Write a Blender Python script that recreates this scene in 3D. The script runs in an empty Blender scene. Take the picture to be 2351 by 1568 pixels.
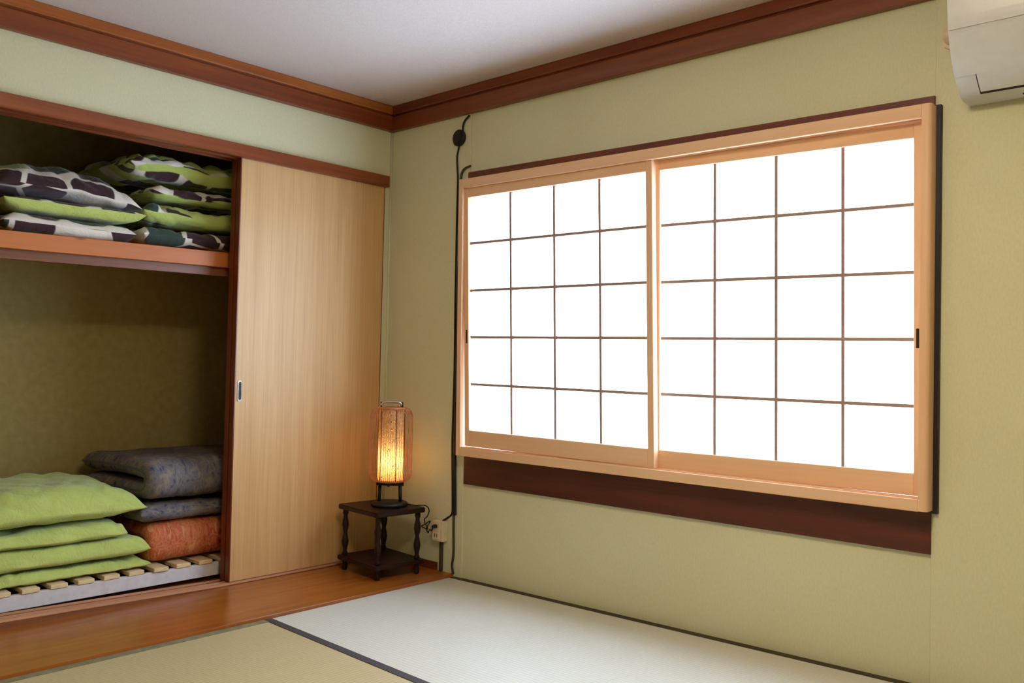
import bpy, bmesh, math, random
from mathutils import Vector, Matrix, noise

# ------------------------------------------------------------------ camera, world, lights, exposure
sc = bpy.context.scene
C = sc.collection
R_ = math.radians
CAM = Vector((3.301, -2.779, 0.95))
YAW, PITCH, ROLL, FPX = 0.7331, 0.0226, 0.0210, 2048.0
_f = Vector((-math.sin(YAW) * math.cos(PITCH), math.cos(YAW) * math.cos(PITCH), math.sin(PITCH)))
_r = Vector((math.cos(YAW), math.sin(YAW), 0))
_u = _r.cross(_f)
_a = _r * math.cos(ROLL) + _u * math.sin(ROLL)
_b = -_r * math.sin(ROLL) + _u * math.cos(ROLL)
cam = bpy.data.cameras.new('camera')
cam.sensor_width = 36.0
cam.lens = FPX * 36.0 / 2351.0
cam.clip_start = 0.05
camo = bpy.data.objects.new('camera', cam)
C.objects.link(camo)
camo.matrix_world = Matrix(((_a.x, _b.x, -_f.x, CAM.x), (_a.y, _b.y, -_f.y, CAM.y),
                            (_a.z, _b.z, -_f.z, CAM.z), (0, 0, 0, 1)))
sc.camera = camo

w = bpy.data.worlds.new('sky')
sc.world = w
w.use_nodes = True
w.node_tree.nodes['Background'].inputs[0].default_value = (0.80, 0.90, 1.0, 1)
w.node_tree.nodes['Background'].inputs[1].default_value = 1.0


def area(name, loc, rot, sx, sy, watts, col):
    l = bpy.data.lights.new(name, 'AREA')
    l.shape = 'RECTANGLE'
    l.size, l.size_y, l.energy, l.color = sx, sy, watts, col
    o = bpy.data.objects.new(name, l)
    o.location, o.rotation_euler = loc, rot
    C.objects.link(o)
    return o


# daylight outside the shoji window (shines towards -y)
area('daylight_shoji_window', (1.50, 0.42, 1.15), (R_(-90), 0, 0), 2.5, 1.7, 184, (0.63, 0.86, 1.20))
sc.view_settings.view_transform = 'Standard'
sc.view_settings.look = 'None'
sc.view_settings.gamma = 1.0
sc.view_settings.use_curve_mapping = False
sc.view_settings.exposure = 0.08
sc.cycles.max_bounces = 7
sc.cycles.diffuse_bounces = 5
sc.cycles.glossy_bounces = 3
sc.cycles.transmission_bounces = 5
sc.cycles.caustics_reflective = False
sc.cycles.caustics_refractive = False
sc.cycles.adaptive_threshold = .03


# ------------------------------------------------------------------ materials
def lin(c):
    return tuple(((v / 255) / 12.92 if v / 255 <= .04045 else ((v / 255 + .055) / 1.055) ** 2.4) for v in c) + (1,)


class Mat:
    def __init__(s, name, rough=.6, spec=.4, col=(128, 128, 128)):
        s.m = bpy.data.materials.new(name)
        s.m.use_nodes = True
        s.t = s.m.node_tree
        s.b = s.t.nodes['Principled BSDF']
        s.b.inputs['Roughness'].default_value = rough
        s.b.inputs['Specular IOR Level'].default_value = spec
        s.b.inputs['Base Color'].default_value = lin(col)

    def n(s, typ, **kw):
        nd = s.t.nodes.new(typ)
        for k, v in kw.items():
            if k in nd.inputs:
                nd.inputs[k].default_value = v
            else:
                setattr(nd, k, v)
        return nd

    def l(s, a, b):
        s.t.links.new(a, b)

    def coord(s, kind='Object', scale=(1, 1, 1), loc=(0, 0, 0), rot=(0, 0, 0)):
        tc = s.n('ShaderNodeTexCoord')
        mp = s.n('ShaderNodeMapping')
        mp.inputs['Scale'].default_value = scale
        mp.inputs['Location'].default_value = loc
        mp.inputs['Rotation'].default_value = rot
        s.l(tc.outputs[kind], mp.inputs['Vector'])
        return mp.outputs[0]

    def ramp(s, fac, stops, interp='LINEAR'):
        r = s.n('ShaderNodeValToRGB')
        r.color_ramp.interpolation = interp
        while len(r.color_ramp.elements) < len(stops):
            r.color_ramp.elements.new(.5)
        for e, (p, c) in zip(r.color_ramp.elements, stops):
            e.position, e.color = p, lin(c)
        s.l(fac, r.inputs[0])
        return r.outputs[0]

    def noise(s, vec, scale=5, detail=4, rough=.5, dist=0):
        nd = s.n('ShaderNodeTexNoise')
        nd.inputs['Scale'].default_value = scale
        nd.inputs['Detail'].default_value = detail
        nd.inputs['Roughness'].default_value = rough
        nd.inputs['Distortion'].default_value = dist
        s.l(vec, nd.inputs['Vector'])
        return nd

    def bump(s, h, strength=.2, dist=.002):
        b = s.n('ShaderNodeBump')
        b.inputs['Strength'].default_value = strength
        b.inputs['Distance'].default_value = dist
        s.l(h, b.inputs['Height'])
        s.l(b.outputs[0], s.b.inputs['Normal'])

    def mix(s, fac, a, b, mode='MIX'):
        m = s.n('ShaderNodeMix', data_type='RGBA', blend_type=mode)
        for sock, v in ((m.inputs[0], fac), (m.inputs[6], a), (m.inputs[7], b)):
            if isinstance(v, (int, float)):
                sock.default_value = v
            elif isinstance(v, tuple):
                sock.default_value = v
            else:
                s.l(v, sock)
        return m.outputs[2]

    def col(s, c):
        s.l(c, s.b.inputs['Base Color'])


def wood(name, c1, c2, c3, axis='x', rough=.4, spec=.5, fine=1.0, knots=None, bump=.08):
    m = Mat(name, rough, spec)
    long, short = .9, 28 * fine
    sc_ = {'x': (long, short, short), 'y': (short, long, short), 'z': (short, short, long)}[axis]
    v = m.coord('Object', sc_)
    a = m.noise(v, 1.6, 6, .6, .6)
    v2 = m.coord('Object', tuple(k * .16 for k in sc_), (3, 1, 7))
    b = m.noise(v2, 1.3, 3, .5, .3)
    f = m.n('ShaderNodeMath', operation='ADD')
    m.l(a.outputs[0], f.inputs[0])
    m.l(b.outputs[0], f.inputs[1])
    g = m.n('ShaderNodeMath', operation='MULTIPLY')
    g.inputs[1].default_value = .5
    m.l(f.outputs[0], g.inputs[0])
    c = m.ramp(g.outputs[0], [(.34, c1), (.5, c2), (.66, c3)])
    if knots:
        vk = m.n('ShaderNodeTexVoronoi', feature='F1')
        vk.inputs['Scale'].default_value = 1.0
        ks = {'x': (5, 14, 14), 'y': (14, 5, 14), 'z': (14, 14, 5)}[axis]
        m.l(m.coord('Object', ks), vk.inputs['Vector'])
        kk = m.ramp(vk.outputs['Distance'], [(.06, (255, 255, 255)), (.16, (0, 0, 0))])
        c = m.mix(kk, c, lin(knots))
    m.col(c)
    m.bump(a.outputs[0], bump, .001)
    return m.m


def plain(name, col, rough=.5, spec=.4, metal=0, var=.06):
    m = Mat(name, rough, spec, col)
    m.b.inputs['Metallic'].default_value = metal
    nz = m.noise(m.coord('Object', (1, 1, 1)), 35, 3)
    d = tuple(max(0, int(k * (1 - var * 2))) for k in col)
    u = tuple(min(255, int(k * (1 + var))) for k in col)
    m.col(m.ramp(nz.outputs[0], [(.3, d), (.7, u)]))
    return m.m


MT = {}
# wallpaper: faint fibre texture
m = Mat('wallpaper', .75, .25)
nz = m.noise(m.coord('Object', (60, 60, 25)), 3, 5, .6)
big = m.noise(m.coord('Object', (1, 1, 1)), 1.6, 2)
c = m.ramp(nz.outputs[0], [(.3, (204, 199, 162)), (.7, (214, 210, 176))])
c = m.mix(.18, c, m.ramp(big.outputs[0], [(.35, (200, 193, 152)), (.65, (220, 216, 184))]))
m.col(c)
m.bump(nz.outputs[0], .12, .001)
MT['wall'] = m.m
m = Mat('ceiling_paper', .85, .2)
nz = m.noise(m.coord('Object', (1, 1, 1)), 160, 4)
m.col(m.ramp(nz.outputs[0], [(.3, (206, 191, 184)), (.7, (217, 203, 196))]))
m.bump(nz.outputs[0], .15, .001)
MT['ceiling'] = m.m
m = Mat('closet_paper_shade_darkened', .8, .2)  # closet wallpaper in a darker, yellower tone; the closet's shade is put into the colour
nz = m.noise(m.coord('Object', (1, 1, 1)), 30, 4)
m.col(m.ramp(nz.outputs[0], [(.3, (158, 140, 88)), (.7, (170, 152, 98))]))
MT['shaded_lining'] = m.m
MT['dark_x'] = wood('red_brown_wood_x', (70, 26, 12), (104, 46, 22), (128, 62, 28), 'x', .34, .5, .8)
MT['dark_y'] = wood('red_brown_wood_y', (98, 40, 18), (132, 64, 28), (156, 86, 38), 'y', .34, .5, .8)
MT['trim_y'] = wood('orange_brown_wood_y', (126, 62, 24), (160, 88, 36), (182, 112, 52), 'y', .36, .5, .7, knots=(88, 38, 16))
MT['trim_x'] = wood('orange_brown_wood_x', (92, 42, 18), (118, 58, 26), (136, 74, 34), 'x', .36, .5, .7)
MT['dark_z'] = wood('red_brown_wood_z', (84, 30, 12), (110, 46, 18), (126, 58, 24), 'z', .32, .5, .8)
MT['sill_board'] = wood('dark_window_board', (58, 20, 12), (84, 34, 20), (108, 48, 24), 'x', .38, .5, .5)
MT['black_board'] = plain('black_brown_board', (34, 26, 30), .5, .4)
MT['pine_y'] = wood('shelf_pine', (166, 88, 36), (188, 106, 46), (204, 124, 60), 'y', .45, .45, .5, knots=(112, 52, 22))
MT['slat'] = wood('pale_pine', (206, 178, 132), (222, 196, 152), (232, 208, 166), 'x', .6, .3, .5)
MT['rail'] = plain('grey_white_board', (214, 208, 212), .6, .3, 0, .02)
MT['floorboard'] = wood('amber_floor_board', (128, 66, 20), (156, 86, 30), (176, 104, 44), 'y', .24, .55, .35, bump=.03)
MT['sillwood'] = wood('closet_sill_wood', (96, 54, 32), (118, 70, 42), (140, 88, 56), 'y', .4, .4, .7)
MT['ridge'] = wood('worn_sill_ridge', (178, 122, 88), (196, 142, 106), (210, 160, 124), 'y', .4, .4, .7)
for ax in 'xz':
    MT['hinoki_' + ax] = wood('hinoki_wood_' + ax, (220, 174, 134), (228, 184, 146), (234, 194, 158), ax, .5, .35, .6, bump=.04)
MT['muntin_wood'] = wood('grey_muntin_wood', (150, 124, 112), (164, 138, 124), (176, 150, 136), 'x', .55, .3, .6)
# closet door veneer: fine vertical grain
m = Mat('door_veneer', .42, .4)
a = m.noise(m.coord('Object', (90, 90, 1.1)), 2.2, 6, .65, .2)
b = m.noise(m.coord('Object', (14, 14, .5), (2, 5, 1)), 1.5, 3)
c = m.ramp(a.outputs[0], [(.3, (190, 146, 92)), (.55, (206, 164, 110)), (.75, (218, 180, 128))])
c = m.mix(.35, c, m.ramp(b.outputs[0], [(.35, (188, 142, 88)), (.65, (216, 178, 124))]))
m.col(c)
m.bump(a.outputs[0], .05, .001)
MT['veneer'] = m.m
# tatami: rush ribs


def tatami(name, c1, c2, ribs, rough):
    m = Mat(name, rough, .5)
    wv = m.n('ShaderNodeTexWave', wave_type='BANDS', bands_direction='X' if ribs == 'x' else 'Y')
    wv.inputs['Scale'].default_value = 20
    wv.inputs['Distortion'].default_value = .6
    wv.inputs['Detail'].default_value = 2
    m.l(m.coord('Object'), wv.inputs['Vector'])
    s = (260, 22, 1) if ribs == 'y' else (22, 260, 1)
    nz = m.noise(m.coord('Object', s), 1, 4, .6)
    c = m.ramp(nz.outputs[0], [(.3, c1), (.7, c2)])
    c = m.mix(.10, c, wv.outputs[0], 'OVERLAY')
    pt = m.noise(m.coord('Object'), 2.2, 2)
    c = m.mix(.15, c, m.ramp(pt.outputs[0], [(.35, c1), (.65, c2)]))
    m.col(c)
    m.bump(wv.outputs[0], .25, .001)
    return m.m


MT['tatami_a'] = tatami('pale_tatami', (196, 193, 180), (208, 205, 193), 'y', .42)
MT['tatami_b'] = tatami('straw_tatami', (174, 157, 116), (188, 172, 130), 'x', .55)
m = Mat('charcoal_border', .7, .3)
ck = m.n('ShaderNodeTexVoronoi', feature='F1')
ck.inputs['Scale'].default_value = 260
m.l(m.coord('Object'), ck.inputs['Vector'])
m.col(m.ramp(ck.outputs['Distance'], [(.2, (52, 46, 50)), (.7, (74, 68, 70))]))
MT['heri'] = m.m
MT['heri_green'] = plain('olive_border', (128, 120, 90), .7, .3)
MT['heri_wall'] = plain('dark_olive_border', (66, 56, 36), .7, .3)
# shoji paper: lets the daylight through
m = Mat('shoji_paper', .9, .1)
tr = m.n('ShaderNodeBsdfTranslucent')
df = m.n('ShaderNodeBsdfDiffuse')
mx = m.n('ShaderNodeMixShader')
mx.inputs[0].default_value = .72
nz = m.noise(m.coord('Object'), 40, 5, .7)
pc = m.ramp(nz.outputs[0], [(.3, (250, 249, 246)), (.7, (255, 255, 253))])
m.l(pc, tr.inputs[0])
m.l(pc, df.inputs[0])
m.l(df.outputs[0], mx.inputs[1])
m.l(tr.outputs[0], mx.inputs[2])
m.l(mx.outputs[0], m.t.nodes['Material Output'].inputs[0])
MT['paper'] = m.m
MT['black'] = plain('black_plastic', (22, 21, 22), .45, .4)
MT['cord'] = plain('black_cord', (26, 23, 22), .5, .35)
MT['cord_brown'] = plain('brown_cable', (66, 54, 36), .5, .35)
MT['pull_dark'] = plain('dark_pull', (34, 16, 18), .5, .4)
MT['pull_metal'] = plain('brass_grey_pull', (150, 138, 120), .35, .5, .7)
MT['chrome'] = plain('chrome', (225, 222, 215), .15, .5, 1.0, .02)
MT['white_plastic'] = plain('white_plastic', (208, 207, 208), .38, .5, 0, .01)
MT['white_gloss'] = plain('white_gloss_plastic', (212, 211, 212), .28, .5, 0, .01)
MT['cream_plastic'] = plain('cream_plastic', (222, 202, 168), .45, .45, 0, .02)
MT['outlet'] = plain('ivory_outlet', (222, 202, 170), .45, .45, 0, .02)
MT['stool'] = wood('dark_stool_wood', (20, 7, 6), (32, 12, 10), (46, 19, 14), 'z', .38, .25, .8)
MT['stool_top'] = wood('dark_stool_top_wood', (24, 9, 7), (36, 15, 12), (50, 22, 17), 'x', .42, .25, .6)
MT['glass'] = plain('window_glass', (220, 230, 232), .02, .5)
MT['cloth_curtain'] = plain('white_lace', (232, 230, 224), .9, .1)


def fabric(name, c1, c2, scale=60):
    m = Mat(name, .8, .25)
    m.b.inputs['Sheen Weight'].default_value = .25
    v = m.coord('UV', (1, 1, 1))
    nz = m.noise(v, 9, 3)
    fn = m.noise(v, 420, 2)
    c = m.ramp(nz.outputs[0], [(.3, c1), (.7, c2)])
    m.col(c)
    cr = m.noise(m.coord('UV', (1.6, 1, 1), (0, 0, 0), (0, 0, .5)), 11, 4, .62, 1.4)
    m.bump(cr.outputs[0], .55, .012)
    return m.m


MT['green'] = fabric('lime_cotton', (176, 190, 100), (188, 202, 114))


def leafprint(name, seed, turned=None):
    m = Mat(name, .8, .25)
    m.b.inputs['Sheen Weight'].default_value = .2
    v = m.coord('UV', (6.0, 6.6, 1), (seed, seed * 1.7, 0))
    f1 = m.n('ShaderNodeTexVoronoi', feature='F1', distance='MINKOWSKI')
    f1.inputs['Scale'].default_value = 1
    f1.inputs['Exponent'].default_value = 3.2
    f1.inputs['Randomness'].default_value = .42
    m.l(v, f1.inputs['Vector'])
    ed = m.n('ShaderNodeTexVoronoi', feature='DISTANCE_TO_EDGE')
    ed.inputs['Scale'].default_value = 1
    ed.inputs['Randomness'].default_value = .42
    m.l(v, ed.inputs['Vector'])
    inside = m.ramp(f1.outputs['Distance'], [(.47, (255, 255, 255)), (.50, (0, 0, 0))])
    edge = m.ramp(ed.outputs['Distance'], [(.045, (0, 0, 0)), (.065, (255, 255, 255))])
    mask = m.mix(1.0, inside, edge, 'MULTIPLY')
    sp = m.n('ShaderNodeSeparateColor')
    m.l(f1.outputs['Color'], sp.inputs[0])
    pal = m.ramp(sp.outputs[0], [(0, (58, 34, 40)), (.40, (50, 66, 58)), (.56, (58, 34, 40)), (.80, (228, 220, 210)),
                                 (.90, (142, 160, 96))], 'CONSTANT')
    c = m.mix(mask, lin((220, 212, 202)), pal)
    if turned:                       # folds where the green reverse side shows
        fo = m.noise(m.coord('UV', (3.2, 8, 1), (seed * 2.1, seed, 0)), 1, 1.5, .45, .5)
        c = m.mix(m.ramp(fo.outputs[0], [(turned - .012, (0, 0, 0)), (turned + .012, (255, 255, 255))]), c, lin((178, 192, 102)))
    m.col(c)
    cr = m.noise(m.coord('UV', (1.5, 1, 1), (0, 0, 0), (0, 0, .4)), 11, 4, .62, 1.4)
    m.bump(cr.outputs[0], .5, .010)
    return m.m


for i in range(4):
    MT['leaf%d' % i] = leafprint('leaf_print_cotton_%d' % i, i * 3.37 + .4)


for i, t_ in enumerate((.46, .50, .47)):
    MT['fold%d' % i] = leafprint('turned_leaf_cotton_%d' % i, i * 2.71 + 1.15, t_)


def paisley(name, stops, seed):
    m = Mat(name, .7, .3)
    v = m.coord('UV', (1, 1, 1), (seed, seed, 0))
    d = m.noise(v, 14, 3, .6)
    wv = m.mix(.08, v, d.outputs['Color'])
    vo = m.n('ShaderNodeTexVoronoi', feature='F1')
    vo.inputs['Scale'].default_value = 48
    m.l(wv, vo.inputs['Vector'])
    n1 = m.noise(wv, 46, 6, .8, 1.2)
    ad = m.n('ShaderNodeMath', operation='ADD')
    m.l(vo.outputs['Distance'], ad.inputs[0])
    m.l(n1.outputs[0], ad.inputs[1])
    hf = m.n('ShaderNodeMath', operation='MULTIPLY')
    hf.inputs[1].default_value = .55
    m.l(ad.outputs[0], hf.inputs[0])
    c = m.ramp(hf.outputs[0], stops)
    big = m.noise(v, 6, 2)
    c = m.mix(.3, c, m.ramp(big.outputs[0], [(.35, stops[0][1]), (.65, stops[-1][1])]))
    m.col(c)
    cr = m.noise(m.coord('UV', (1, 2, 1)), 10, 3)
    m.bump(cr.outputs[0], .3, .006)
    return m.m


MT['blue'] = paisley('blue_grey_paisley', [(.30, (36, 44, 68)), (.42, (78, 88, 110)), (.50, (126, 112, 96)), (.58, (88, 94, 114)),
                                           (.68, (138, 124, 108))], 1.3)
MT['red'] = paisley('red_paisley', [(.30, (142, 44, 34)), (.44, (196, 84, 56)), (.54, (208, 128, 78)), (.62, (184, 66, 48)),
                                    (.72, (214, 150, 96))], 4.1)
# lantern paper with wavy fibres
m = Mat('lantern_paper', .8, .2)
tr = m.n('ShaderNodeBsdfTranslucent')
df = m.n('ShaderNodeBsdfDiffuse')
mx = m.n('ShaderNodeMixShader')
mx.inputs[0].default_value = .6
wv = m.n('ShaderNodeTexWave', wave_type='BANDS', bands_direction='X')
wv.inputs['Scale'].default_value = 9
wv.inputs['Distortion'].default_value = .8
wv.inputs['Detail'].default_value = 2
wv.inputs['Detail Scale'].default_value = 1.6
uvw = m.coord('UV', (1, 1, 1))
wob = m.noise(m.coord('UV', (9, 16, 1)), 1, 2, .5)
uvm = m.mix(.13, uvw, wob.outputs['Color'])
wmp = m.n('ShaderNodeMapping')
wmp.inputs['Scale'].default_value = (3.0, .25, 1)
m.l(uvm, wmp.inputs['Vector'])
m.l(wmp.outputs[0], wv.inputs['Vector'])
nz = m.noise(uvm, 26, 3, .6, .6)
c = m.ramp(wv.outputs[0], [(.10, (56, 26, 8)), (.30, (255, 232, 188))])
c = m.mix(.5, c, m.ramp(nz.outputs[0], [(.34, (150, 96, 52)), (.52, (255, 240, 205))]), 'MULTIPLY')
m.l(c, tr.inputs[0])
m.l(c, df.inputs[0])
m.l(df.outputs[0], mx.inputs[1])
m.l(tr.outputs[0], mx.inputs[2])
m.l(mx.outputs[0], m.t.nodes['Material Output'].inputs[0])
MT['lantern'] = m.m
MT['rib'] = plain('amber_rib', (196, 118, 76), .45, .4)
m = Mat('bulb_glow', .4)
m.b.inputs['Emission Color'].default_value = (1.0, .66, .28, 1)
m.b.inputs['Emission Strength'].default_value = 30
MT['bulb'] = m.m
m = Mat('ceiling_lamp_diffuser', .4)
m.b.inputs['Emission Color'].default_value = (1.0, .84, .58, 1)
m.b.inputs['Emission Strength'].default_value = 42
MT['lamp_dome'] = m.m


# ------------------------------------------------------------------ mesh helpers
def cube(x0, x1, y0, y1, z0, z1, bev=.0015, warp=None, bm=None, seg=1):
    b = bmesh.new()
    vs = [b.verts.new((x, y, z)) for x in (x0, x1) for y in (y0, y1) for z in (z0, z1)]
    for q in ((0, 1, 3, 2), (4, 6, 7, 5), (0, 4, 5, 1), (2, 3, 7, 6), (0, 2, 6, 4), (1, 5, 7, 3)):
        b.faces.new([vs[i] for i in q])
    if bev:
        bev = min(bev, .45 * min(abs(x1 - x0), abs(y1 - y0), abs(z1 - z0)))
        bmesh.ops.bevel(b, geom=list(b.edges), offset=bev, segments=seg, profile=.5, affect='EDGES')
    if warp:
        for v in b.verts:
            v.co = Vector(warp(v.co))
    bmesh.ops.recalc_face_normals(b, faces=b.faces)
    if bm is not None:
        t = bpy.data.meshes.new('t')
        b.to_mesh(t)
        b.free()
        bm.from_mesh(t)
        bpy.data.meshes.remove(t)
        return bm
    return b


def catmull(pts, n=6):
    P = [Vector(p) for p in pts]
    out = []
    for i in range(len(P) - 1):
        a, b, c, d = P[max(i - 1, 0)], P[i], P[i + 1], P[min(i + 2, len(P) - 1)]
        for k in range(n):
            t = k / n
            out.append(.5 * ((2 * b) + (c - a) * t + (2 * a - 5 * b + 4 * c - d) * t * t + (3 * b - a - 3 * c + d) * t ** 3))
    out.append(P[-1])
    return out


def tube(pts, r, seg=8, bm=None, flat=1.0):
    bm = bm or bmesh.new()
    P = [Vector(p) for p in pts]
    rr = r if isinstance(r, (list, tuple)) else [r] * len(P)
    rings = []
    up = Vector((0, 0, 1))
    t0 = (P[1] - P[0]).normalized()
    if abs(t0.dot(up)) > .95:
        up = Vector((1, 0, 0))
    nrm = t0.cross(up).normalized()
    for i, p in enumerate(P):
        t = (P[min(i + 1, len(P) - 1)] - P[max(i - 1, 0)]).normalized()
        nrm = (nrm - t * nrm.dot(t)).normalized()
        bi = t.cross(nrm)
        rings.append([bm.verts.new(p + nrm * math.cos(2 * math.pi * k / seg) * rr[i] + bi * math.sin(2 * math.pi * k / seg) * rr[i] * flat)
                      for k in range(seg)])
    for a, b in zip(rings, rings[1:]):
        for k in range(seg):
            f = bm.faces.new((a[k], a[(k + 1) % seg], b[(k + 1) % seg], b[k]))
            f.smooth = True
    bm.faces.new(rings[0][::-1])
    bm.faces.new(rings[-1])
    bmesh.ops.recalc_face_normals(bm, faces=bm.faces)
    return bm


def lathe(prof, cx, cy, seg=24, bm=None, smooth=True, caps=True):
    bm = bm or bmesh.new()
    rings = []
    for r, z in prof:
        rings.append([bm.verts.new((cx + r * math.cos(2 * math.pi * k / seg), cy + r * math.sin(2 * math.pi * k / seg), z)) for k in range(seg)])
    for a, b in zip(rings, rings[1:]):
        for k in range(seg):
            f = bm.faces.new((a[k], a[(k + 1) % seg], b[(k + 1) % seg], b[k]))
            f.smooth = smooth
    if caps:
        bm.faces.new(rings[0][::-1])
        bm.faces.new(rings[-1])
        bmesh.ops.recalc_face_normals(bm, faces=bm.faces)
    return bm


def prism(poly, axis, a0, a1, bm=None):
    """extrude a closed 2-D outline along an axis; poly in the two other axes (in order)"""
    bm = bm or bmesh.new()

    def P(q, a):
        return {'x': (a, q[0], q[1]), 'y': (q[0], a, q[1]), 'z': (q[0], q[1], a)}[axis]
    A = [bm.verts.new(P(q, a0)) for q in poly]
    B = [bm.verts.new(P(q, a1)) for q in poly]
    n = len(poly)
    for i in range(n):
        bm.faces.new((A[i], A[(i + 1) % n], B[(i + 1) % n], B[i]))
    bm.faces.new(A[::-1])
    bm.faces.new(B)
    bmesh.ops.recalc_face_normals(bm, faces=bm.faces)
    return bm


def obj(name, bm, mat, parent=None, base=None, smooth=False):
    """one mesh object; vertices are given in world space and stored relative to the base point"""
    org = Vector(parent['_base']) if parent is not None else Vector(base or (0, 0, 0))
    for v in bm.verts:
        v.co -= org
    me = bpy.data.meshes.new(name)
    bm.to_mesh(me)
    bm.free()
    if smooth:
        me.polygons.foreach_set('use_smooth', [True] * len(me.polygons))
    for mm in (mat if isinstance(mat, (list, tuple)) else [mat]):
        me.materials.append(MT[mm] if isinstance(mm, str) else mm)
    o = bpy.data.objects.new(name, me)
    C.objects.link(o)
    if parent is not None:
        o.parent = parent
        top = parent
        o['_base'] = list(org)
    else:
        o.location = org
        o['_base'] = list(org)
    return o


def tag(o, label=None, cat=None, group=None, kind=None):
    if label:
        o['label'] = label
    if cat:
        o['category'] = cat
    if group:
        o['group'] = group
    if kind:
        o['kind'] = kind
    return o


def thing(name, loc, label=None, cat=None, group=None, kind=None):
    o = bpy.data.objects.new(name, None)
    o.empty_display_size = .05
    C.objects.link(o)
    o.location = loc
    o['_base'] = list(loc)
    return tag(o, label, cat, group, kind)


def struct(name, bm, mat, label=None, base=None, cat=None):
    o = obj(name, bm, mat, base=base)
    return tag(o, label, cat, kind='structure')


# ------------------------------------------------------------------ room shell
XR, YB = 4.60, -4.30                     # right-hand wall, wall behind the camera


def fz(x):                               # the old floor rises a little along the window wall
    return .0138 * max(0, x - .5)


def cz(x):                               # ceiling height
    return 2.153 + .0062 * x


struct('floor', cube(-.05, XR + .1, YB - .1, .05, -.12, -.056, 0), 'floorboard', 'rough floor beneath the tatami mats')
bm = bmesh.new()
q = [(-.12, YB), (XR + .1, YB), (XR + .1, .12), (-.12, .12)]
lo = [bm.verts.new((x, y, cz(max(x, 0)))) for x, y in q]
hi = [bm.verts.new((x, y, cz(max(x, 0)) + .08)) for x, y in q]
for i in range(4):
    bm.faces.new((lo[i], lo[(i + 1) % 4], hi[(i + 1) % 4], hi[i]))
bm.faces.new(lo[::-1])
bm.faces.new(hi)
bmesh.ops.recalc_face_normals(bm, faces=bm.faces)
struct('ceiling', bm, 'ceiling', 'off-white papered ceiling')

# window wall (y = 0): recessed field round the window between two slightly proud end fields
bm = bmesh.new()
cube(.535, .575, 0, .12, -.06, 2.2, 0, bm=bm)
cube(2.44, 2.467, 0, .12, -.06, 2.2, 0, bm=bm)
cube(.575, 2.44, 0, .12, -.06, .565, 0, bm=bm)
cube(.575, 2.44, 0, .12, 1.70, 2.2, 0, bm=bm)
cube(-.12, .535, -.006, .12, -.06, 2.2, .0015, bm=bm)
cube(2.467, XR + .1, -.006, .12, -.06, 2.25, .0015, bm=bm)
struct('wall_window', bm, 'wall', 'yellow-green papered wall round the shoji window')
# closet wall (x = 0): field over the lintel, narrow strip by the corner, field left of the closet
bm = bmesh.new()
cube(-.10, 0, -1.86, 0, 1.815, 2.2, 0, bm=bm)
cube(-.10, 0, -.046, 0, -.06, 1.815, 0, bm=bm)
cube(-.10, 0, YB, -1.80, -.06, 1.815, 0, bm=bm)
cube(-.10, 0, YB, -1.86, 1.815, 2.2, 0, bm=bm)
struct('wall_closet', bm, 'wall', 'yellow-green papered wall over the closet opening')
# wall behind the camera and right-hand wall
struct('wall_back', cube(-.1, XR + .1, YB - .1, YB, -.06, 2.25, 0), 'wall', 'papered wall facing the shoji window')
struct('wall_right', cube(XR, XR + .1, YB, .12, -.06, 2.25, 0), 'wall', 'papered wall facing the closet')

# corner bead, crown trims, lintel
struct('trim_1', tube([(.004, -.010, 0.01), (.004, -.010, 2.04)], .006, 8), 'wall', 'slim papered bead in the room corner')
t2 = thing('trim_2', (0, -2, 2.04), 'red-brown ceiling cornice over the closet wall', kind='structure')
obj('cornice_board', cube(0, .030, YB, -.001, 2.038, 2.108, .003), 'dark_y', t2)
obj('cornice_rail', cube(0, .040, YB, -.001, 2.114, 2.154, .004), 'trim_y', t2)
obj('cornice_groove', cube(0, .022, YB, -.001, 2.106, 2.116, 0), 'dark_y', t2)
t3 = thing('trim_3', (2, 0, 2.04), 'red-brown ceiling cornice over the shoji window wall', kind='structure')


def rise(co):
    return (co.x, co.y, co.z + .0062 * co.x)


obj('cornice_board', cube(.001, XR, -.030, .0, 2.036, 2.106, .003, rise), 'trim_x', t3)
obj('cornice_rail', cube(.001, XR, -.040, .0, 2.112, 2.154, .004, rise), 'dark_x', t3)
obj('cornice_groove', cube(.001, XR, -.022, .0, 2.104, 2.114, 0, rise), 'dark_x', t3)
t4 = thing('trim_4', (0, -.9, 1.767), 'red-brown wooden lintel over the closet opening', kind='structure')
bm = cube(-.004, .030, -1.86, -.036, 1.767, 1.820, .003)
obj('lintel_face', bm, 'dark_y', t4)
bm = cube(-.035, -.030, -1.80, -.046, 1.767, 1.815, 0)
cube(-.085, -.075, -1.80, -.046, 1.767, 1.815, 0, bm=bm)
cube(-.085, -.004, -1.80, -.046, 1.790, 1.815, 0, bm=bm)
obj('lintel_track', bm, 'dark_y', t4)
struct('trim_5', cube(-.10, .015, -1.80, -1.755, .0, 1.767, .003), 'dark_z', 'red-brown post at the far end of the closet')
struct('baseboard_window', cube(.0, .386, -.012, -.006, .012, .047, .001), 'dark_x', 'short dark baseboard behind the little stool')

# floor board in front of the closet, sill with two tracks
struct('floor_board', cube(-.005, .484, -3.0, -.006, -.05, .012, .0006), 'floorboard', 'glossy amber wooden floor strip along the closet')
s1 = thing('trim_6', (0, -.9, .012), 'low wooden door sill with tracks at the foot of the closet', kind='structure')


def silltilt(c):
    return (c.x, c.y, c.z + .024 * max(0, -.85 - c.y))


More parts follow.
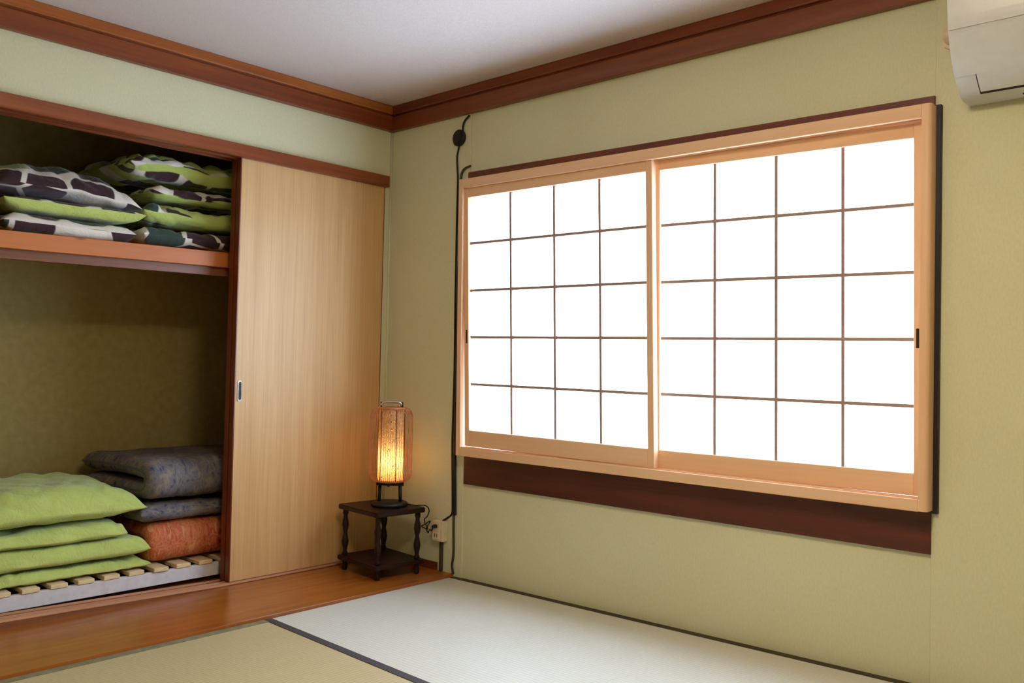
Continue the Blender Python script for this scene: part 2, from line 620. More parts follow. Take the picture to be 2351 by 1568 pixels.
def sill_strip(x0, x1, z0, z1):          # the sill rises a little beyond the doors
    bm = cube(x0, x1, -1.756, -.85, z0, z1, 0, silltilt)
    return cube(x0, x1, -.85, -.046, z0, z1, 0, bm=bm)


obj('sill_base', sill_strip(-.10, .012, -.01, .015), 'sillwood', s1)
for x in (.0055, -.008, -.036, -.080):
    obj('sill_ridge', sill_strip(x, x + .005, .015, .0225), 'ridge', s1)

# ------------------------------------------------------------------ closet interior
cl = thing('wall_inside', (-.8, -.9, 0), 'papered closet interior', kind='structure')
obj('back_panel', cube(-.84, -.80, -1.86, .02, -.02, 2.2, 0), 'shaded_lining', cl)
obj('side_panel', cube(-.80, -.10, -1.86, -1.80, -.02, 2.2, 0), 'shaded_lining', cl)
obj('side_panel', cube(-.80, -.10, -.04, .02, -.02, 2.2, 0), 'shaded_lining', cl)
obj('top_panel', cube(-.80, -.10, -1.80, -.04, 2.10, 2.2, 0), 'shaded_lining', cl)
obj('floor_panel', cube(-.80, -.10, -1.80, -.04, -.05, .012, 0), 'sillwood', cl)

sh = thing('closet_shelf', (-.1, -.9, 1.31), 'knotty orange pine shelf across the closet', 'shelf')


def shelfrise(co):
    return (co.x, co.y, co.z + .012 * (co.y + 1.67))


obj('front_edge', cube(-.125, -.10, -1.80, -.042, 1.310, 1.373, .002, shelfrise), 'pine_y', sh)
obj('shelf_board', cube(-.795, -.125, -1.798, -.042, 1.340, 1.372, 0, shelfrise), 'pine_y', sh)
obj('ledger_strip', cube(-.150, -.126, -1.798, -.042, 1.275, 1.312, .001, shelfrise), 'sillwood', sh)


def SZ(y):
    return 1.373 + .012 * (y + 1.67)


# ------------------------------------------------------------------ closet doors (both slid to the right)
def closet_door(name, x0, x1, y0, y1, label, pull):
    d = thing(name, (x0, (y0 + y1) / 2, .024), label, kind='structure')

    def lean(co):
        return (co.x + .004 * (co.z), co.y, co.z)
    obj('veneer_panel', cube(x0, x1, y0 + .005, y1 - .004, .024, 1.785, .001, lean), 'veneer', d)
    obj('edge_strip', cube(x0 - .001, x1 + .001, y0, y0 + .006, .022, 1.785, .001, lean), 'dark_z', d)
    obj('edge_strip', cube(x0 - .001, x1 + .001, y1 - .005, y1, .022, 1.785, .001, lean), 'dark_z', d)
    if pull:
        p = []
        for i in range(24):
            a = 2 * math.pi * i / 24
            p.append((y0 + .024 + .0100 * math.cos(a), .806 + (.034 if math.sin(a) > 0 else -.034) * (1 if abs(math.sin(a)) > 1e-6 else 0) + .010 * math.sin(a)))
        h = obj('finger_pull', prism(p, 'x', x1 - .002, x1 + .0056), 'pull_metal', d)
        p2 = [(y0 + .0255 + (a - y0 - .024) * .62, .806 + (b - .806) * .86) for a, b in p]
        obj('pull_recess', prism(p2, 'x', x1 - .001, x1 + .0064), 'pull_dark', h)
    return d


closet_door('door_1', -.028, 0, -.815, -.047, 'tan wood-grain sliding closet door with a small recessed pull', True)
closet_door('door_2', -.072, -.042, -.812, -.047, 'second sliding closet door hidden behind the front one', False)

# ------------------------------------------------------------------ tatami mats


def mat_thing(pts, label, surf, borders):
    """pts: four (x,y) corners; borders: list of (i, j, width, material)"""
    cx = sum(p[0] for p in pts) / 4
    cy = sum(p[1] for p in pts) / 4
    t = thing('tatami_mat', (cx, cy, -.05), label, 'tatami mat', 'tatami mats')
    bm = bmesh.new()
    top = [bm.verts.new((x, y, fz(x))) for x, y in pts]
    bot = [bm.verts.new((x, y, -.055)) for x, y in pts]
    for i in range(4):
        bm.faces.new((top[i], bot[i], bot[(i + 1) % 4], top[(i + 1) % 4]))
    bm.faces.new(top)
    bm.faces.new(bot[::-1])
    bmesh.ops.recalc_face_normals(bm, faces=bm.faces)
    obj('woven_surface', bm, surf, t)
    for (i, j, wd, mt) in borders:
        a, b = Vector((*pts[i], 0)), Vector((*pts[j], 0))
        d = (b - a).normalized()
        n = Vector((-d.y, d.x, 0))
        if (Vector((cx, cy, 0)) - a).dot(n) < 0:
            n = -n
        qd = [a + d * .001 - n * .0006, b - d * .001 - n * .0006, b - d * .001 + n * wd, a + d * .001 + n * wd]
        bm = bmesh.new()
        tp = [bm.verts.new((p.x, p.y, fz(p.x) + .0018)) for p in qd]
        bo = [bm.verts.new((p.x, p.y, fz(p.x) - .01)) for p in qd]
        for k in range(4):
            bm.faces.new((tp[k], bo[k], bo[(k + 1) % 4], tp[(k + 1) % 4]))
        bm.faces.new(tp)
        bmesh.ops.recalc_face_normals(bm, faces=bm.faces)
        obj('cloth_border', bm, mt, t)
    return t


# the joint between the first row of mats and the next runs slightly askew
def jy(x):
    return -.957 - .055 * (min(x, 2.42) - .487) / .86


mat_thing([(.4875, -.002), (2.42, -.007), (2.42, jy(2.42)), (.4875, jy(.4875))],
          'pale tatami mat lying along the window wall', 'tatami_a', [(0, 1, .030, 'heri_wall'), (3, 2, .030, 'heri')])
mat_thing([(.4875, jy(.4875) - .001), (1.455, jy(1.455) - .001), (1.455, -2.95), (.4875, -2.95)],
          'straw-coloured tatami mat beside the wooden floor strip', 'tatami_b', [(3, 0, .034, 'heri_green'), (1, 2, .03, 'heri')])
mat_thing([(2.4215, -.007), (4.59, -.007), (4.59, jy(2.5)), (2.4215, jy(2.42))],
          'pale tatami mat under the air conditioner', 'tatami_a', [(0, 1, .030, 'heri_wall'), (3, 2, .030, 'heri')])
mat_thing([(1.4565, jy(1.4565) - .001), (2.42, jy(2.42) - .001), (2.42, -2.0), (1.4565, -2.0)],
          'straw-coloured tatami mat in the middle of the room', 'tatami_b', [(3, 2, .03, 'heri')])
mat_thing([(2.4215, jy(2.42) - .001), (4.59, jy(2.42) - .001), (4.59, -2.0), (2.4215, -2.0)],
          'straw-coloured tatami mat towards the right-hand wall', 'tatami_b', [(3, 2, .03, 'heri')])
mat_thing([(1.4565, -2.001), (4.59, -2.001), (4.59, -2.95), (1.4565, -2.95)],
          'straw-coloured tatami mat nearest the viewer', 'tatami_b', [(0, 1, .03, 'heri'), (3, 2, .03, 'heri')])
mat_thing([(.0, -3.001), (4.59, -3.001), (4.59, -4.29), (.0, -4.29)],
          'straw-coloured tatami mat along the wall opposite the window', 'tatami_b', [(0, 1, .03, 'heri'), (3, 2, .03, 'heri')])

# ------------------------------------------------------------------ shoji window
struct('trim_7', cube(.531, 2.468, -.014, 0, 1.715, 1.779, .001, lambda c: (c.x, c.y, c.z - .0095 * (c.x - .53) / 1.0 if c.z > 1.75 else c.z)),
       'dark_x', 'thin dark red-brown board above the shoji frame')
struct('trim_8', cube(.543, 2.468, -.014, 0, .413, .560, .001), 'sill_board', 'wide dark red-brown board under the shoji frame')
struct('trim_9', cube(2.450, 2.4885, -.022, 0, .534, 1.730, .001), 'black_board', 'narrow blackish board beside the shoji frame')

w1 = thing('window_1', (1.5, -.04, .54), 'pale wooden window frame holding two shoji screens', kind='structure')
FY0, FY1 = -.070, .012


def jambL(c):
    return (c.x + .014 * (1.7 - c.z), c.y, c.z)


def rounded_jamb(x0, x1, z0, z1, r):
    p = []
    for i in range(7):
        a = math.pi / 2 * i / 6
        p.append((x1 - r + r * math.sin(a), FY0 + r - r * math.cos(a)))
    poly = [(x0, FY0)] + p + [(x1, FY1 - .03), (x0, FY1 - .03)]
    bm = prism(poly, 'z', z0, z1)
    return bm


obj('frame_jamb', cube(.530, .556, FY0, FY1, .541, 1.738, .002, jambL), 'hinoki_z', w1)
obj('frame_jamb', rounded_jamb(2.449, 2.4755, .543, 1.726, .012), 'hinoki_z', w1)


def headw(c):
    return (c.x, c.y, c.z - .0055 * (c.x - .53))


bm = cube(.554, 2.449, FY0, FY0 + .014, 1.697, 1.737, .0015, headw)
cube(.554, 2.449, FY0 + .014, FY1, 1.712, 1.737, 0, headw, bm=bm)
cube(.554, 2.449, -.032, -.028, 1.699, 1.712, 0, headw, bm=bm)
cube(.554, 2.449, .004, FY1, 1.697, 1.712, 0, headw, bm=bm)
obj('frame_head', bm, 'hinoki_x', w1)
bm = cube(.570, 2.449, FY0, FY1, .541, .577, .002)
cube(.570, 2.449, -.064, -.060, .577, .580, 0, bm=bm)
cube(.570, 2.449, -.034, -.030, .577, .580, 0, bm=bm)
obj('frame_sill', bm, 'hinoki_x', w1)


def shoji(label, cor, vf, hf, yf, yp, stw, top, bot, pull_left):
    """cor = TL, TR, BL, BR of the papered field (x,z); members follow the slightly racked field"""
    TL, TR, BL, BR = [Vector((c[0], 0, c[1])) for c in cor]
    W, H = 0.9, 1.0

    def wp(co):                                   # (u*W, y, v*H) -> world
        u, v = co.x / W, co.z / H
        a = TL.lerp(TR, u) if True else None
        b = BL.lerp(BR, u)
        p = a.lerp(b, v)
        return (p.x, co.y, p.z)
    t = thing('shoji_screen', ((TL.x + TR.x) / 2, yf + .015, cor[2][1] - bot), label, 'shoji screen', 'shoji screens in the window')
    s = stw
    obj('stile', cube(-s, 0, yf, yf + .028, -top, H + bot, .0015, wp), 'hinoki_z', t)
    obj('stile', cube(W, W + s, yf, yf + .028, -top, H + bot, .0015, wp), 'hinoki_z', t)
    obj('rail', cube(0, W, yf + .001, yf + .027, -top, 0, .0015, wp), 'hinoki_x', t)
    obj('rail', cube(0, W, yf + .001, yf + .027, H, H + bot, .0015, wp), 'hinoki_x', t)
    mw = .0052
    for f in vf:
        obj('muntin', cube(f * W - mw, f * W + mw, yp - .013, yp - .0005, 0, H, .0006, wp), 'muntin_wood', t)
    for f in hf:
        obj('muntin', cube(0, W, yp - .0115, yp - .0005, f * H - mw, f * H + mw, .0006, wp), 'muntin_wood', t)
    us, vs = [0] + list(vf) + [1], [0] + list(hf) + [1]
    for i in range(len(us) - 1):
        for j in range(len(vs) - 1):
            bm = bmesh.new()
            a, b_, c_, d_ = us[i] * W, us[i + 1] * W, vs[j] * H, vs[j + 1] * H
            q = [bm.verts.new(wp(Vector(p))) for p in ((a, yp, c_), (b_, yp, c_), (b_, yp, d_), (a, yp, d_))]
            bm.faces.new(q)
            obj('paper_pane', bm, 'paper', t)
    ux = (-s * .45) if pull_left else (W + s * .45)
    zz = .600
    obj('finger_slot', cube(ux - .0045, ux + .0045, yf - .0012, yf + .004, zz - .029, zz + .029, .001, wp), 'pull_dark', t)
    return t


shoji('front shoji screen on the left half of the window, overlapping the other',
      [(.577, 1.656), (1.487, 1.653), (.614, .653), (1.517, .647)], (.259, .516, .762), (.198, .402, .603, .804),
      -.058, -.034, .027, .044, .068, True)
shoji('rear shoji screen on the right half of the window, by the black board',
      [(1.528, 1.658), (2.413, 1.641), (1.547, .643), (2.423, .646)], (.246, .503, .755), (.198, .402, .603, .802),
      -.026, -.003, .026, .044, .066, False)

# ------------------------------------------------------------------ air conditioner
AX0, AX1 = 2.558, 3.358
ac = thing('air_conditioner', (2.95, -.1, 1.71), 'white wall-mounted air conditioner in the upper right', 'air conditioner')
prof = catmull([(0, -.224, 1.99), (0, -.222, 1.955), (0, -.212, 1.887), (0, -.199, 1.843), (0, -.178, 1.80), (0, -.148, 1.762)], 4)
up_ = [(v.y, v.z) for v in prof]
low = [(v.y, v.z) for v in catmull([(0, -.148, 1.762), (0, -.12, 1.738), (0, -.094, 1.720), (0, -.06, 1.712), (0, -.012, 1.712)], 4)]
bm = prism(up_ + low[1:] + [(-.007, 1.712), (-.007, 2.0), (-.21, 2.0)], 'x', AX0, AX1)
bmesh.ops.bevel(bm, geom=[e for e in bm.edges if len(e.link_faces) == 2 and abs(e.calc_face_angle(0)) > 1.0], offset=.004, segments=2, affect='EDGES')
obj('body', bm, 'white_plastic', ac)


def off(p, d):     # push an outline out along its normal
    out = []
    for i in range(len(p)):
        a, b = Vector(p[max(i - 1, 0)]), Vector(p[min(i + 1, len(p) - 1)])
        t = (b - a).normalized()
        n = Vector((t.y, -t.x))
        if n.x > 0:
            n = -n
        out.append((p[i][0] + n.x * d, p[i][1] + n.y * d))
    return out


def skin(name, pts, d, x0, x1, mat):
    o = off(pts, d)
    return obj(name, prism(o + off(pts, -.002)[::-1], 'x', x0, x1), mat, ac)


skin('front_panel', [p for p in up_ if p[1] > 1.868], .0035, AX0 + .003, AX1 - .003, 'white_gloss')
skin('front_panel', [p for p in up_ if p[1] < 1.868], .0030, AX0 + .003, AX1 - .003, 'white_gloss')
flap = [p for p in low if -.150 < p[0] < -.090]
skin('flap_gap', flap, .0022, AX0 + .054, AX1 - .054, 'pull_dark')
fl = skin('louver_flap', [(p[0] - .001, p[1] + .001) for p in flap[:-1]], .0036, AX0 + .057, AX1 - .057, 'white_gloss')
obj('vent_slot', cube(AX0 + .15, AX1 - .15, -.060, -.052, 1.7095, 1.713, 0), 'pull_dark', ac)
obj('vent_slot', cube(AX0 + .15, AX1 - .15, -.040, -.032, 1.7095, 1.713, 0), 'pull_dark', ac)
pp = tube(catmull([(2.5575, -.05, 1.925), (2.545, -.05, 1.925), (2.522, -.042, 1.924), (2.516, -.022, 1.923), (2.516, .0, 1.923)], 5), .024, 14)
pipe = obj('pipe_elbow', pp, 'cream_plastic', base=(2.55, -.05, 1.9))
tag(pipe, 'cream pipe elbow between the air conditioner and the wall', 'pipe')
cz0 = obj('pipe_collar', lathe([(.034, 0), (.034, .008)], 0, 0, 16), 'cream_plastic')
for v in cz0.data.vertices:
    v.co = Vector((2.516, -.006 - v.co.z, 1.923)) + Vector((v.co.x, 0, v.co.y)) - Vector((2.55, -.05, 1.9))
cz0.parent = pipe

# ------------------------------------------------------------------ ceiling lamp in the middle of the room
CLX, CLY = 2.55, -1.70
cl_ = thing('ceiling_lamp', (CLX, CLY, 2.05), 'round white ceiling lamp in the middle of the room', 'ceiling lamp')
obj('base_plate', lathe([(.275, 2.125), (.275, 2.164), (.26, 2.166)], CLX, CLY, 48), 'white_plastic', cl_)
obj('diffuser', lathe([(.262, 2.124), (.258, 2.100), (.235, 2.078), (.18, 2.062), (.09, 2.054), (.01, 2.052)], CLX, CLY, 48), 'lamp_dome', cl_)

# ------------------------------------------------------------------ cords and socket on the wall
d = thing('cord_winder', (.470, -.006, 1.94), 'round black cord case stuck high on the wall left of the window', 'cord case')
bm = lathe([(.033, 0), (.037, .004), (.037, .014), (.032, .019), (.018, .020)], 0, 0, 28)
for v in bm.verts:
    v.co = Vector((.470 + v.co.x * 1.0, -.006 - v.co.z, 1.940 + v.co.y))
obj('case', bm, 'black', d)
bm = lathe([(.026, 0), (.024, .002)], 0, 0, 24)
for v in bm.verts:
    v.co = Vector((.470 + v.co.x, -.026 - v.co.z, 1.940 + v.co.y))
obj('lid', bm, plain('blue_black_lid', (24, 27, 36), .5), d)
YC = -.0115
obj('cord_stub', tube(catmull([(.488, YC, 1.965), (.489, YC, 1.99), (.500, YC, 2.012), (.528, YC, 2.032)], 6), .0045, 8), 'cord', d)
o = obj('power_cord', tube(catmull([(.468, YC, 1.908), (.462, YC, 1.885), (.456, YC, 1.855), (.460, YC, 1.80), (.464, YC, 1.75), (.463, YC, 1.60),
                                    (.464, YC, 1.4), (.465, YC, 1.2), (.469, YC, .9), (.466, YC, .62), (.469, YC, .5), (.476, YC, .32),
                                    (.474, YC, .276), (.450, YC, .255), (.424, -.018, .238)], 6), .0040, 8), 'cord', base=(.469, YC, .3))
tag(o, 'thin black power cord running from the round case down to the wall socket', 'cord')
o = obj('cable', tube(catmull([(.541, YC, 1.806), (.510, YC, 1.800), (.492, YC, 1.786), (.484, YC, 1.760), (.483, YC, 1.70), (.480, YC, 1.2),
                               (.480, YC, .7), (.482, YC, .50), (.484, YC, .30), (.487, YC, .18), (.489, YC, .10), (.482, YC, .05), (.490, YC, .014)], 6),
                      .0052, 8), 'cord_brown', base=(.485, YC, .02))
tag(o, 'dark brown cable running behind the window frame down to the floor', 'cable')
o2 = obj('cable_cover', cube(.4735, .4905, -.0195, -.006, .27, .535, .003, lambda c: (c.x + .010 * (.535 - c.z) / .26, c.y, c.z)), 'cord', base=(.485, -.01, .27))
tag(o2, 'dark flat cable cover on the wall below the left window corner', 'cable cover')

so = thing('wall_socket', (.41, -.006, .148), 'ivory surface-mounted wall socket beside the stool', 'wall socket')
obj('housing', cube(.378, .446, -.040, -.006, .148, .238, .004, seg=2), 'outlet', so)
obj('face_plate', cube(.386, .428, -.0425, -.039, .156, .230, .001), 'cream_plastic', so)
for z in (.174, .214):
    for x in (.398, .412):
        obj('slot', cube(x, x + .003, -.0432, -.042, z - .007, z + .007, 0), 'pull_dark', so)
o = obj('cable_duct', cube(.403, .421, -.018, -.006, .012, .148, .003), 'cord_brown', base=(.41, -.01, .012))
tag(o, 'short dark cable duct between the wall socket and the floor', 'cable duct')

# ------------------------------------------------------------------ little stool
SC, SA = Vector((.235, -.212)), R_(-5.5)


def st(x, y):
    return SC.x + x * math.cos(SA) - y * math.sin(SA), SC.y + x * math.sin(SA) + y * math.cos(SA)


def strot(bm):
    for v in bm.verts:
        X, Y = st(v.co.x, v.co.y)
        v.co.x, v.co.y = X, Y
    return bm


stool = thing('side_table', (SC.x, SC.y, .012), 'small dark wooden side table with turned legs and lower shelf in the corner', 'side table')


def plate(hx, hy, r, z0, z1):
    p = []
    for sx, sy, a0 in ((1, 1, 0), (-1, 1, 90), (-1, -1, 180), (1, -1, 270)):
        for k in range(5):
            a = R_(a0 + 90 * k / 4)
            p.append((sx * (hx - r) + r * math.cos(a), sy * (hy - r) + r * math.sin(a)))
    b = prism(p, 'z', z0, z1)
    bmesh.ops.bevel(b, geom=[e for e in b.edges if abs(e.verts[0].co.z - e.verts[1].co.z) < 1e-6], offset=.003, segments=2, affect='EDGES')
    return strot(b)


obj('table_top', plate(.158, .132, .022, .282, .302), 'stool_top', stool)
obj('lower_shelf', plate(.158, .132, .022, .060, .077), 'stool_top', stool)
lp = [(.0105, .077), (.0125, .080), (.0125, .088), (.0085, .096), (.010, .108), (.0145, .128), (.0155, .140), (.0125, .158), (.0090, .172), (.0090, .180),
      (.0125, .194), (.0150, .212), (.0135, .228), (.0095, .244), (.0090, .254), (.0125, .262), (.0125, .270), (.0105, .283)]
fp = [(.0090, .0125), (.0115, .017), (.0130, .028), (.0115, .042), (.0100, .050), (.0120, .055), (.0120, .0605)]
for sx in (-1, 1):
    for sy in (-1, 1):
        X, Y = st(sx * .128, sy * .103)
        lg = obj('leg', lathe(lp, X, Y, 16), 'stool', stool)
        obj('foot', lathe(fp, X, Y, 16), 'stool', lg)

# ------------------------------------------------------------------ lantern lamp on the table
LX, LY, LZ = .262, -.190, .3022
lamp = thing('table_lantern', (LX, LY, LZ), 'lit paper lantern with amber rib cage and black base on the side table', 'lamp')
ax = Vector((math.cos(R_(42)), math.sin(R_(42)), 0))      # across the lamp as seen from the room
ay = Vector((-ax.y, ax.x, 0))


def lp3(a, b, z):
    return Vector((LX, LY, LZ + z)) + ax * a + ay * b


obj('base', lathe([(.074, LZ), (.080, LZ + .004), (.080, LZ + .014), (.074, LZ + .019), (.030, LZ + .021)], LX, LY, 40), 'black', lamp)
for s in (-1, 1):
    obj('post', tube([lp3(s * .047, 0, .018), lp3(s * .044, 0, .090)], .0075, 10), 'black', lamp)
    kn = obj('rivet', lathe([(.0052, 0), (.0052, .003), (.003, .005)], 0, 0, 12), 'chrome', lamp)
    for v in kn.data.vertices:
        p = lp3(s * .020 + v.co.x, -.0795 - v.co.z, .010 + v.co.y)
        v.co = p - Vector(lamp['_base'])
bm = tube([lp3(-.060, 0, .097), lp3(.060, 0, .097)], .0085, 10)
tube([lp3(0, -.055, .097), lp3(0, .055, .097)], .007, 10, bm)
obj('cross_bar', bm, 'black', lamp)
Z0, Z1, RO = .110, .432, .094
o = lathe([(.060, LZ + Z0 - .004), (.067, LZ + Z0 - .002), (.067, LZ + Z0 + .005), (.060, LZ + Z0 + .006)], LX, LY, 40)
obj('lower_ring', o, 'rib', lamp)
o = lathe([(.060, LZ + Z1 - .006), (.067, LZ + Z1 - .005), (.067, LZ + Z1 + .002), (.060, LZ + Z1 + .004), (.020, LZ + Z1 + .004)], LX, LY, 40)
obj('upper_ring', o, 'rib', lamp)
# cage of thin bent ribs
rp = [(.066, Z0), (.078, Z0 + .003), (.087, Z0 + .012), (.0925, Z0 + .028), (RO, Z0 + .05), (RO, Z1 - .05), (.0925, Z1 - .028), (.087, Z1 - .012),
      (.078, Z1 - .003), (.066, Z1)]
bm = bmesh.new()
NR = 60
for k in range(NR):
    a = 2 * math.pi * k / NR
    e = Vector((math.cos(a), math.sin(a), 0))
    t_ = Vector((-e.y, e.x, 0))
    h_ = .0008
    prev = None
    for r, z in rp:
        c0 = Vector((LX, LY, LZ + z)) + e * r
        cur = [bm.verts.new(c0 + t_ * h_ + e * .0006), bm.verts.new(c0 - t_ * h_ + e * .0006), bm.verts.new(c0 - t_ * h_ - e * .0006), bm.verts.new(c0 + t_ * h_ - e * .0006)]
        if prev:
            for i in range(4):
                bm.faces.new((prev[i], prev[(i + 1) % 4], cur[(i + 1) % 4], cur[i]))
        prev = cur
bmesh.ops.recalc_face_normals(bm, faces=bm.faces)
tag(obj('rib_cage', bm, 'rib', lamp), 'cage of thin amber ribs round the lantern', kind='stuff')
# inner paper cylinder with uv
bm = bmesh.new()
uvl = bm.loops.layers.uv.new('UVMap')
seg, RI = 48, .056
ra = [bm.verts.new((LX + RI * math.cos(2 * math.pi * k / seg), LY + RI * math.sin(2 * math.pi * k / seg), LZ + Z0 + .004)) for k in range(seg)]
rb = [bm.verts.new((LX + RI * math.cos(2 * math.pi * k / seg), LY + RI * math.sin(2 * math.pi * k / seg), LZ + Z1 - .006)) for k in range(seg)]
for k in range(seg):
    f = bm.faces.new((ra[k], ra[(k + 1) % seg], rb[(k + 1) % seg], rb[k]))
    f.smooth = True
    for lpp, (u, v) in zip(f.loops, ((k, 0), (k + 1, 0), (k + 1, 1), (k, 1))):
        lpp[uvl].uv = (u / seg * 2 * math.pi * RI * 3, v * .95)
obj('paper_shade', bm, 'lantern', lamp)
for k in range(5):
    a = R_(42 - 60 + 72 * k)
    obj('shade_wire', tube([(LX + .0585 * math.cos(a), LY + .0585 * math.sin(a), LZ + Z0 + .003), (LX + .0585 * math.cos(a), LY + .0585 * math.sin(a), LZ + Z1 - .004)], .0016, 6),
        'pull_dark', lamp)
obj('bulb_socket', lathe([(.016, LZ + .095), (.016, LZ + .150), (.013, LZ + .154)], LX, LY, 20), 'black', lamp)
obj('bulb', lathe([(.012, LZ + .152), (.018, LZ + .165), (.023, LZ + .182), (.022, LZ + .200), (.014, LZ + .212), (.004, LZ + .216)], LX, LY, 20), 'bulb', lamp)
pl = bpy.data.lights.new('lantern_light', 'POINT')
pl.energy, pl.color, pl.shadow_soft_size = .85, (1.0, .74, .44), .012
plo = bpy.data.objects.new('lantern_light', pl)
plo.location = (LX - .0, LY - .0, LZ + .212)
C.objects.link(plo)
# carrying handle
for s in (-1, 1):
    obj('handle_post', tube([lp3(s * .047, 0, Z1 - .004), lp3(s * .047, 0, Z1 + .026)], .0032, 8), 'black', lamp)
obj('handle', tube(catmull([lp3(-.046, 0, Z1 + .010), lp3(-.040, 0, Z1 + .022), lp3(-.024, 0, Z1 + .026), lp3(.022, 0, Z1 + .026), lp3(.036, 0, Z1 + .023),
                            lp3(.042, 0, Z1 + .012), lp3(.030, -.012, Z1 + .010)], 5), .0056, 10), 'chrome', lamp)
# lamp cord: over the table edge, bundled at the right leg, to the socket
rx, ry = st(.128, .103)
cp = [lp3(.076, .012, .008), (.345, -.120, .3075), (.385, -.090, .3075), (.405, -.085, .290), (.392, -.082, .262), (.372, -.080, .245), (.392, -.096, .228),
      (.362, -.088, .214), (.392, -.078, .204), (.366, -.066, .220), (.388, -.060, .236), (.380, -.075, .205), (.375, -.060, .184), (.372, -.052, .190),
      (.372, -.046, .196), (.378, -.044, .190), (.384, -.044, .197), (.388, -.046, .206), (.392, -.052, .213), (.400, -.056, .214)]
o = obj('lamp_cord', tube(catmull(cp, 6), .0026, 7), 'cord', base=(.38, -.07, .2))
tag(o, 'thin black lamp cord bundled at the side table leg', 'cord')
pg = obj('plug', tube([(.400, -.060, .214), (.404, -.053, .2145), (.407, -.043, .215)], [.005, .008, .009], 10), 'black', o)


# ------------------------------------------------------------------ bedding
def fbm(p, o=3):
    return noise.fractal(p, .9, 2.0, o)


def softbox(name, mats, label, cat, group, x0, x1, y0, y1, z0, z1, ru=.035, rv=.035, q=1.0, seam=.5, nu=72, nv=52, amp=.006, seed=0,
            pinch=.0, sag=None, side_mat=None, warp=None, wr=(9, 22), parent=None, pname=None):
    """pillow / folded-quilt body: u runs along y, v along x (v=+1 is the front), closed top and bottom skins"""
    bm = bmesh.new()
    uvl = bm.loops.layers.uv.new('UVMap')
    zs = z0 + (z1 - z0) * seam
    sv = Vector((seed * 7.31, seed * 3.7, seed * 1.9))

    def rem(t):                      # cluster samples at the rims
        return math.copysign(1 - (1 - abs(t)) ** 2.3, t)

    def pt(i, j, side):
        u, v = rem(-1 + 2 * i / nu), rem(-1 + 2 * j / nv)
        hu = math.sqrt(max(0, 1 - (1 - min(1, (1 - abs(u)) * (y1 - y0) / 2 / ru)) ** 2))
        hv = math.sqrt(max(0, 1 - (1 - min(1, (1 - abs(v)) * (x1 - x0) / 2 / rv)) ** 2))
        h = (hu * hv) ** q
        # rims bow inwards between the corners
        ue = u * (1 - pinch * (1 - v ** 4) * abs(u) ** 3)
        ve = v * (1 - pinch * (1 - u ** 4) * abs(v) ** 3)
        x = (x0 + x1) / 2 + ve * (x1 - x0) / 2
        y = (y0 + y1) / 2 + ue * (y1 - y0) / 2
        z = zs + h * ((z1 - zs) if side > 0 else (z0 - zs))
        p = Vector((x, y, z))
        w1_ = noise.noise(Vector((x * wr[0] * .6, y * wr[0] * .6, side * 3.1)) + sv)
        w2_ = fbm(Vector((x * wr[1] * .5, y * wr[1], z * wr[1] * .6)) + sv, 3)
        ridge = (1 - abs(noise.noise(Vector((x * 7, y * wr[1] * .55 + z * 9, z * 7)) + sv * 1.7))) ** 4
        k = min(1, h * 1.6)
        n = Vector((v * (1 - hv) * 1.2 + .0, u * (1 - hu) * 1.2, side * (.25 + h)))
        n.normalize()
        p += n * ((w1_ * amp * 1.2 + w2_ * amp * .55 - ridge * amp * 1.1) * k * (1 if side > 0 else .35))
        rimn = noise.noise(Vector((x * 13, y * 13, 5)) + sv)
        p.z += rimn * amp * .8 * (1 - k)
        if sag:
            p = Vector(sag(p, u, v))
        return p
    grid = {}
    for side in (1, -1):
        for i in range(nu + 1):
            for j in range(nv + 1):
                if side < 0 and (i in (0, nu) or j in (0, nv)):
                    grid[(side, i, j)] = grid[(1, i, j)]
                else:
                    grid[(side, i, j)] = bm.verts.new(pt(i, j, side))
    for side in (1, -1):
        for i in range(nu):
            for j in range(nv):
                ids = [(i, j), (i + 1, j), (i + 1, j + 1), (i, j + 1)]
                vs = [grid[(side, a, b)] for a, b in ids]
                if len(set(vs)) < 4:
                    continue
                try:
                    f = bm.faces.new(vs if side < 0 else vs[::-1])
                except ValueError:
                    continue
                f.smooth = True
                for lpp in f.loops:
                    co = lpp.vert.co
                    # arc-like mapping: depth plus height so that the print wraps round the front
                    lpp[uvl].uv = (co.y, -co.x * .9 + (co.z if side > 0 else -co.z) * 1.1 + (3 if side < 0 else 0) * 0)
                if side_mat:
                    c0 = f.calc_center_median()
                    uu = -1 + 2 * (i + .5) / nu
                    vv = -1 + 2 * (j + .5) / nv
                    f.material_index = side_mat(side, uu, vv, c0)
    bmesh.ops.recalc_face_normals(bm, faces=bm.faces)
    base = ((x0 + x1) / 2, (y0 + y1) / 2, z0)
    o = obj(name if parent is None else pname, bm, mats, parent=parent, base=base)
    if parent is None:
        tag(o, label, cat, group)
    return o


